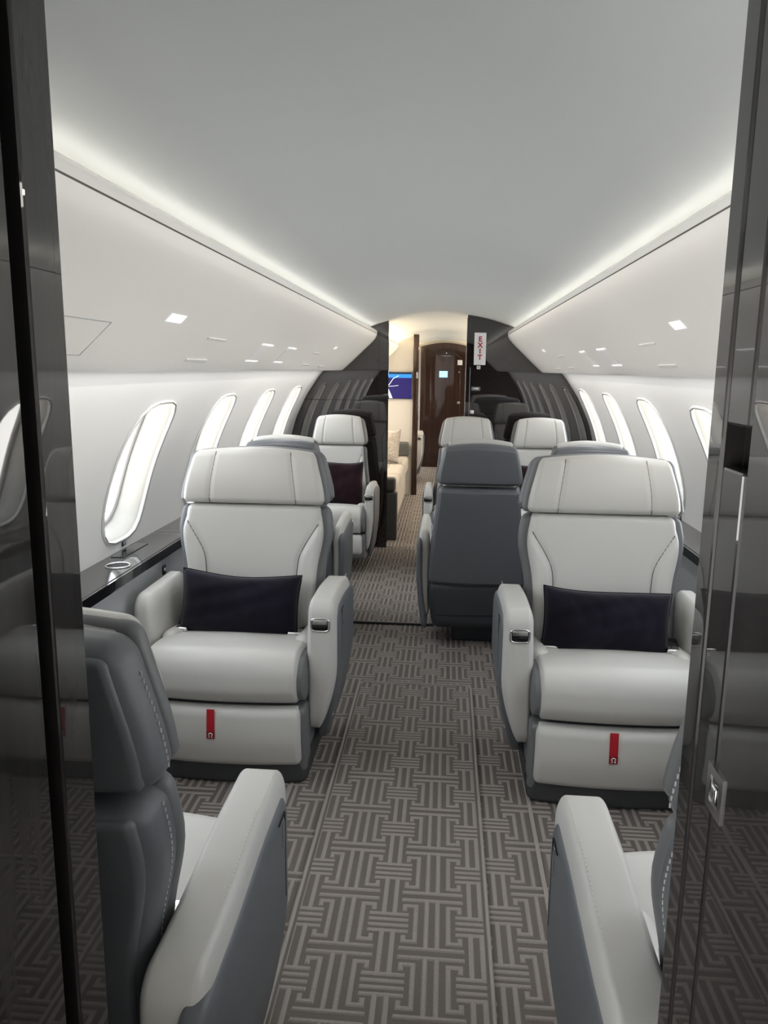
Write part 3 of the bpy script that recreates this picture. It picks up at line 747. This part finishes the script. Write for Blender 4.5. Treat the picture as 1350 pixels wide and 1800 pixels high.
    # --- pull strap
    if not narrow:
        sxx = -0.028*s
        yfz = lambda z: -0.305-bow(sxx)-0.008*math.sin(PI*(z-lz0)/(0.292-lz0))+0.018*sstep(0.2, 0.05, z)-0.0012
        pts = [(sxx, yfz(z), z) for z in [0.294, 0.285, 0.27, 0.25, 0.23, 0.21, 0.196]]
        vs = []; fs = []
        for p in pts:
            for (dx, dy) in ((-0.0135, 0), (0.0135, 0), (0.0135, 0.0016), (-0.0135, 0.0016)): vs.append((p[0]+dx, p[1]-0.0016+dy, p[2]))
        for i in range(len(pts)-1):
            for j in range(4): fs.append((i*4+j, (i+1)*4+j, (i+1)*4+(j+1) % 4, i*4+(j+1) % 4))
        fs += [(0, 1, 2, 3), (27, 26, 25, 24)]
        st = FX(pyd('pull_strap', vs, fs, 'red', root, False)); st['label'] = 'red fabric pull strap'
        yt = yfz(0.208)-0.0022
        tb_ = FX(boxes('strap_tab', [((sxx-0.0137, yt-0.0008, 0.192), (sxx+0.0137, yt+0.0015, 0.2185))], 'redd', st))
        ic = [(sxx+0.0062*math.cos(a), yt-0.0012, 0.2075+0.0055*math.sin(a)) for a in [math.radians(-50+280*i/14) for i in range(15)]]
        ic = [(sxx+0.0075, yt-0.0012, 0.1975)]+[(sxx+0.0035, yt-0.0012, 0.1985)]+ic[0:]+[(sxx-0.0035, yt-0.0012, 0.1985), (sxx-0.0075, yt-0.0012, 0.1975)]
        TB('strap_emblem', ic, 0.0016, 'white', st, n=6)
        # --- seat belt
        bz = 0.452
        TB('belt_webbing', [(hw-0.035, 0.115, bz-0.01), (hw-0.045, 0.08, bz+0.0), (hw-0.06, 0.04, bz+0.006), (hw-0.075, 0.0, bz+0.010)], 0.01, 'void', n=8, flat=(0.022, 0.003, (0, 0, 1)))
        RB('belt_buckle', (hw-0.100, -0.035, bz+0.004), (hw-0.046, 0.012, bz+0.020), 0.005, 'chrome', n=(1, 1, 1), k=3)
        TB('belt_webbing', [(-hw+0.02, 0.115, bz+0.01), (-hw+0.03, 0.06, bz+0.012), (-hw+0.045, 0.0, bz+0.018)], 0.01, 'void', n=8, flat=(0.022, 0.003, (0, 0, 1)))
        RB('belt_buckle', (-hw+0.028, -0.045, bz+0.010), (-hw+0.075, 0.0, bz+0.026), 0.005, 'chrome', n=(1, 1, 1), k=3)
    return root
protos = {}
KINDS = {'wide': dict(hw=0.275, narrow=False), 'near': dict(hw=0.275, narrow=False, hz0=0.858, hz1=1.072, az=0.652, rec=0.05, ar=0.33),
         'narrow': dict(hw=0.235, narrow=True, hz0=0.872, hz1=1.075, az=0.63, aw=0.062, ow=0.027)}
def seat(kind, s, x, y, rz, label, group=None):
    key = (kind, s)
    if key not in protos:
        protos[key] = make_seat(s=s, **KINDS[kind]); o = protos[key]
    else: o = copy_tree(protos[key])
    o.location = (x, y, 0); o.rotation_euler = (0, 0, math.radians(rz)); tag(o, label, 'armchair', group)
    return o
seat('wide', 1, -0.690, 2.70, 0, 'pale grey leather armchair with navy pillow and red strap, beside the cup holder ledge')
seat('wide', -1, 0.640, 2.665, 0, 'pale grey armchair with navy pillow and red strap, before the charcoal seat backs')
seat('near', -1, -0.630, 1.185, 180, 'grey armchair seen from behind, facing the armchair beside the cup holder ledge')
seat('near', 1, 0.655, 1.150, 180, 'grey armchair seen from behind next to the chrome latch jamb')
seat('narrow', 1, 0.222, 4.08, 180, 'charcoal-backed armchair turned away, standing on the aisle with its whole back showing')
seat('narrow', -1, 0.752, 4.08, 180, 'charcoal-backed armchair turned away by the windows on the exit sign side')
seat('narrow', -1, 0.205, 5.48, 0, 'pale leather armchair facing the aisle-side charcoal seat back, under the exit sign')
seat('narrow', 1, 0.735, 5.48, 0, 'pale leather armchair against the dark partition, by windows on the exit sign side')
seat('narrow', -1, -0.775, 4.12, 180, 'grey-backed armchair turned away behind the armchair beside the cup holder ledge')
seat('narrow', 1, -0.745, 5.48, 0, 'pale leather armchair with plum pillow against the dark partition')
seat('wide', 1, -0.625, 9.98, 0, 'pale armchair in the far room beside the brown door')

# ------------------------------------------------------------------ pillows
def pillow(name, w_, h_, t_, m, loc, rot, label, seed, group=None):
    rnd = random.Random(seed); N, Mm = 40, 26
    ph = [rnd.uniform(0, 6.28) for _ in range(6)]
    vs, fs = [], []
    for sd in (1, -1):
        for j in range(Mm+1):
            for i in range(N+1):
                u, v = -1+2*i/N, -1+2*j/Mm
                e = (1-abs(u)**3.2)*(1-abs(v)**3.2)
                th = t_/2*max(0, e)**0.45
                th += 0.004*e*math.sin(7*u+3*v+ph[0])+0.003*e*math.sin(11*v-6*u+ph[1])+0.0018*e*math.sin(23*u+9*v*v+ph[3])
                px_ = u*w_/2*(1-0.05*(1-v*v)*abs(u)**3*0.9); pz_ = v*h_/2*(1-0.15*(1-u*u)*abs(v)**3*0.8)
                pz_ += 0.004*math.sin(3*u+ph[2])
                vs.append((px_, -sd*th, pz_))
    K = (N+1)*(Mm+1)
    for sd in (0, 1):
        for j in range(Mm):
            for i in range(N):
                a = sd*K+j*(N+1)+i; q = (a, a+1, a+N+2, a+N+1); fs.append(q if sd == 0 else q[::-1])
    o = pyd(name, vs, fs, m); 
    bm = bmesh.new(); bm.from_mesh(o.data); bmesh.ops.remove_doubles(bm, verts=bm.verts, dist=0.0004); bm.to_mesh(o.data); bm.free()
    bd = [(-1+2*i/20, -1) for i in range(20)]+[(1, -1+2*i/12) for i in range(12)]+[(1-2*i/20, 1) for i in range(20)]+[(-1, 1-2*i/12) for i in range(12)]
    pts = []
    for u, v in bd:
        pts.append((u*w_/2*(1-0.05*(1-v*v)*abs(u)**3*0.9), 0, v*h_/2*(1-0.15*(1-u*u)*abs(v)**3*0.8)+0.004*math.sin(3*u+ph[2])))
    tube('pillow_seam', pts, 0.0028, m, o, n=6, closed=True)
    o.location = loc; o.rotation_euler = rot; tag(o, label, 'pillow', group); return o
pillow('lumbar_pillow', 0.455, 0.240, 0.135, 'navy', (-0.705, 2.725, 0.553), (math.radians(-14), math.radians(2.0), 0), 'oblong navy velvet pillow on the armchair beside the cup holder ledge', 1)
pillow('lumbar_pillow', 0.455, 0.235, 0.135, 'navy', (0.638, 2.69, 0.548), (math.radians(-14), math.radians(2.5), 0), 'oblong navy velvet pillow on the armchair in front of charcoal seat backs', 2)
pillow('throw_pillow', 0.36, 0.34, 0.12, 'plum', (-0.725, 5.51, 0.60), (math.radians(-13), 0, 0), 'square plum velvet pillow on the armchair against the dark partition', 3)
pillow('throw_pillow', 0.36, 0.34, 0.12, 'plum', (0.740, 5.51, 0.60), (math.radians(-13), 0, 0), 'plum pillow on the window-side armchair on the exit sign side', 4)
pillow('throw_pillow', 0.34, 0.33, 0.12, 'plum', (0.225, 5.51, 0.60), (math.radians(-13), 0, 0), 'plum pillow on the armchair under the exit sign', 5)

# ------------------------------------------------------------------ aft cabin: divan, screen, second partition, end door
dv = empty('divan', (-0.745, 7.55, 0))
rbox('base', (-0.24, -1.10, 0.02), (0.345, 1.18, 0.30), 0.02, 'divan', dv)
for k, (a, b) in enumerate(((-1.10, -0.36), (-0.355, 0.40), (0.405, 1.18))):
    rbox('seat_cushion', (-0.36, a, 0.29), (0.375, b, 0.46), (0.05, 0.04, 0.05), 'divan', dv, n=(6, 6, 2), k=5)
rbox('backrest', (-0.36, -1.10, 0.42), (-0.20, 1.18, 0.66), (0.05, 0.04, 0.05), 'divan', dv, n=(2, 6, 2), k=4)
rbox('end_panel', (-0.24, -1.20, 0.0), (0.40, -1.105, 0.41), 0.012, 'dgrey', dv)
rbox('arm_pad', (-0.36, -1.20, 0.415), (0.385, -1.105, 0.535), 0.025, 'dgrey', dv)
rbox('arm_pad', (-0.36, 1.10, 0.46), (0.38, 1.22, 0.62), 0.025, 'dgrey', dv)
for x in (0.10, 0.22): boxes('piping', [((x, -1.09, 0.4585), (x+0.006, 1.17, 0.4615))], 'seam', dv)
tag(dv, 'beige quilted divan with olive grey arms behind the dark partition', 'divan')
pillow('throw_pillow', 0.36, 0.36, 0.14, 'fleck', (-0.60, 8.05, 0.64), (math.radians(-12), 0, math.radians(-20)), 'flecked beige cushion leaning on the divan', 6)
p2 = prism('wall_partition_aft', shell_poly(-0.335, -1.0), 'y', Y2, Y2+0.05, 'cream'); struct(p2)
rbox('edge_post', (-0.337, Y2-0.03, 0.0), (-0.275, Y2+0.06, 1.815), 0.006, 'door', p2)
rbox('edge_handle', (-0.300, Y2-0.042, 1.33), (-0.282, Y2-0.03, 1.40), 0.003, 'chrome', p2, n=(1, 1, 1), k=2)
struct(prism('wall_partition_aft_right', shell_poly(0.36, 1.0), 'y', Y2, Y2+0.05, 'cream'))
tv = empty('monitor', (-0.62, Y2-0.001, 1.25))
W2, H2 = 0.275, 0.15
rbox('bezel', (-W2, -0.03, -H2), (W2, 0, H2), 0.005, 'black', tv)
def scr(name, poly, m, y): return prism(name, poly, 'y', -0.0315-y, -0.0295, m, tv)
scr('screen', [(-W2+.006, -H2+.006), (W2-.006, -H2+.006), (W2-.006, 0.085), (-W2+.006, 0.085)], 'snavy', 0)
scr('screen_band', [(-W2+.006, 0.085), (W2-.006, 0.085), (W2-.006, 0.125), (-W2+.006, 0.125)], 'sblue', 0)
scr('screen_bar', [(-W2+.006, 0.125), (W2-.006, 0.125), (W2-.006, H2-.006), (-W2+.006, H2-.006)], 'sdark', 0)
tube('screen_wing', [(-0.05, -0.033, -0.02), (0.0, -0.033, -0.01), (0.03, -0.033, 0.03), (0.06, -0.033, 0.075), (0.12, -0.033, 0.108)], 0.006, 'swhite', tv, n=6, flat=(0.003, 0.001, (0, -1, 0)))
tube('screen_wing', [(0.0, -0.033, -0.012), (0.06, -0.033, -0.008), (0.12, -0.033, 0.0)], 0.004, 'swhite', tv, n=6, flat=(0.002, 0.001, (0, -1, 0)))
scr('screen_fuselage', [(-0.02, -0.02), (0.005, -0.03), (0.055, -0.142), (0.02, -0.142)], 'swhite', 0.0015)
tag(tv, 'wall monitor with navy screen and white aircraft outline above the divan', 'monitor')
# brown end door
dr = empty('door_3', (0, YD-0.001, 0))
DW = [(-0.345, 0.0), (0.36, 0.0)]+[(0.36-0.705*i/12, 1.76+0.055*math.sin(PI*i/12)) for i in range(13)]
prism('door_leaf', DW, 'y', -0.04, 0, 'door', dr, bevel=0.004)
IN = [(-0.20, 0.12), (0.24, 0.12)]+[(0.24-0.44*i/12, 1.60+0.12*math.sin(PI*i/12)) for i in range(13)]
prism('door_panel', IN, 'y', -0.052, -0.04, 'door', dr, bevel=0.008, seg=3)
kn = [(0.219+0.022*math.cos(i*PI/8), 0.955+0.022*math.sin(i*PI/8)) for i in range(16)]
prism('knob', kn, 'y', -0.075, -0.05, 'chrome', dr, bevel=0.004)
rbox('sign_plate', (0.19, -0.058, 1.50), (0.26, -0.052, 1.57), 0.002, 'sign', dr, n=(1, 1, 1), k=1)
rbox('keyhole', (0.21, -0.056, 1.39), (0.225, -0.052, 1.405), 0.001, 'chrome', dr, n=(1, 1, 1), k=1)
rbox('peephole', (0.02, -0.056, 1.66), (0.035, -0.052, 1.675), 0.001, 'chrome', dr, n=(1, 1, 1), k=1)
rbox('pale_blue_plate', (-0.07, -0.060, 1.32), (0.05, -0.052, 1.41), 0.003, 'paleblue', dr, n=(1, 1, 1), k=1)  # small pale blue emissive rectangle on the door
struct(dr, 'tall brown gloss door with arched top at the end of the aisle')
# added lamp panel in the unseen galley, lights from behind the camera
gl = empty('added_galley_light', (0, -0.75, ceil_z(0)))
rbox('added_light_rim', (-0.16, -0.16, -0.018), (0.16, 0.16, 0.0), 0.008, 'trimw', gl)
gd = rbox('lamp_diffuser', (-0.14, -0.14, -0.022), (0.14, 0.14, -0.010), 0.004, mat('added_galley_glow', (0.9, 0.9, 0.9), 0.5, emit=(1.0, 0.95, 0.88), estr=6.0), gl)
tag(gl, 'added square fill light on the unseen galley ceiling', 'ceiling light')
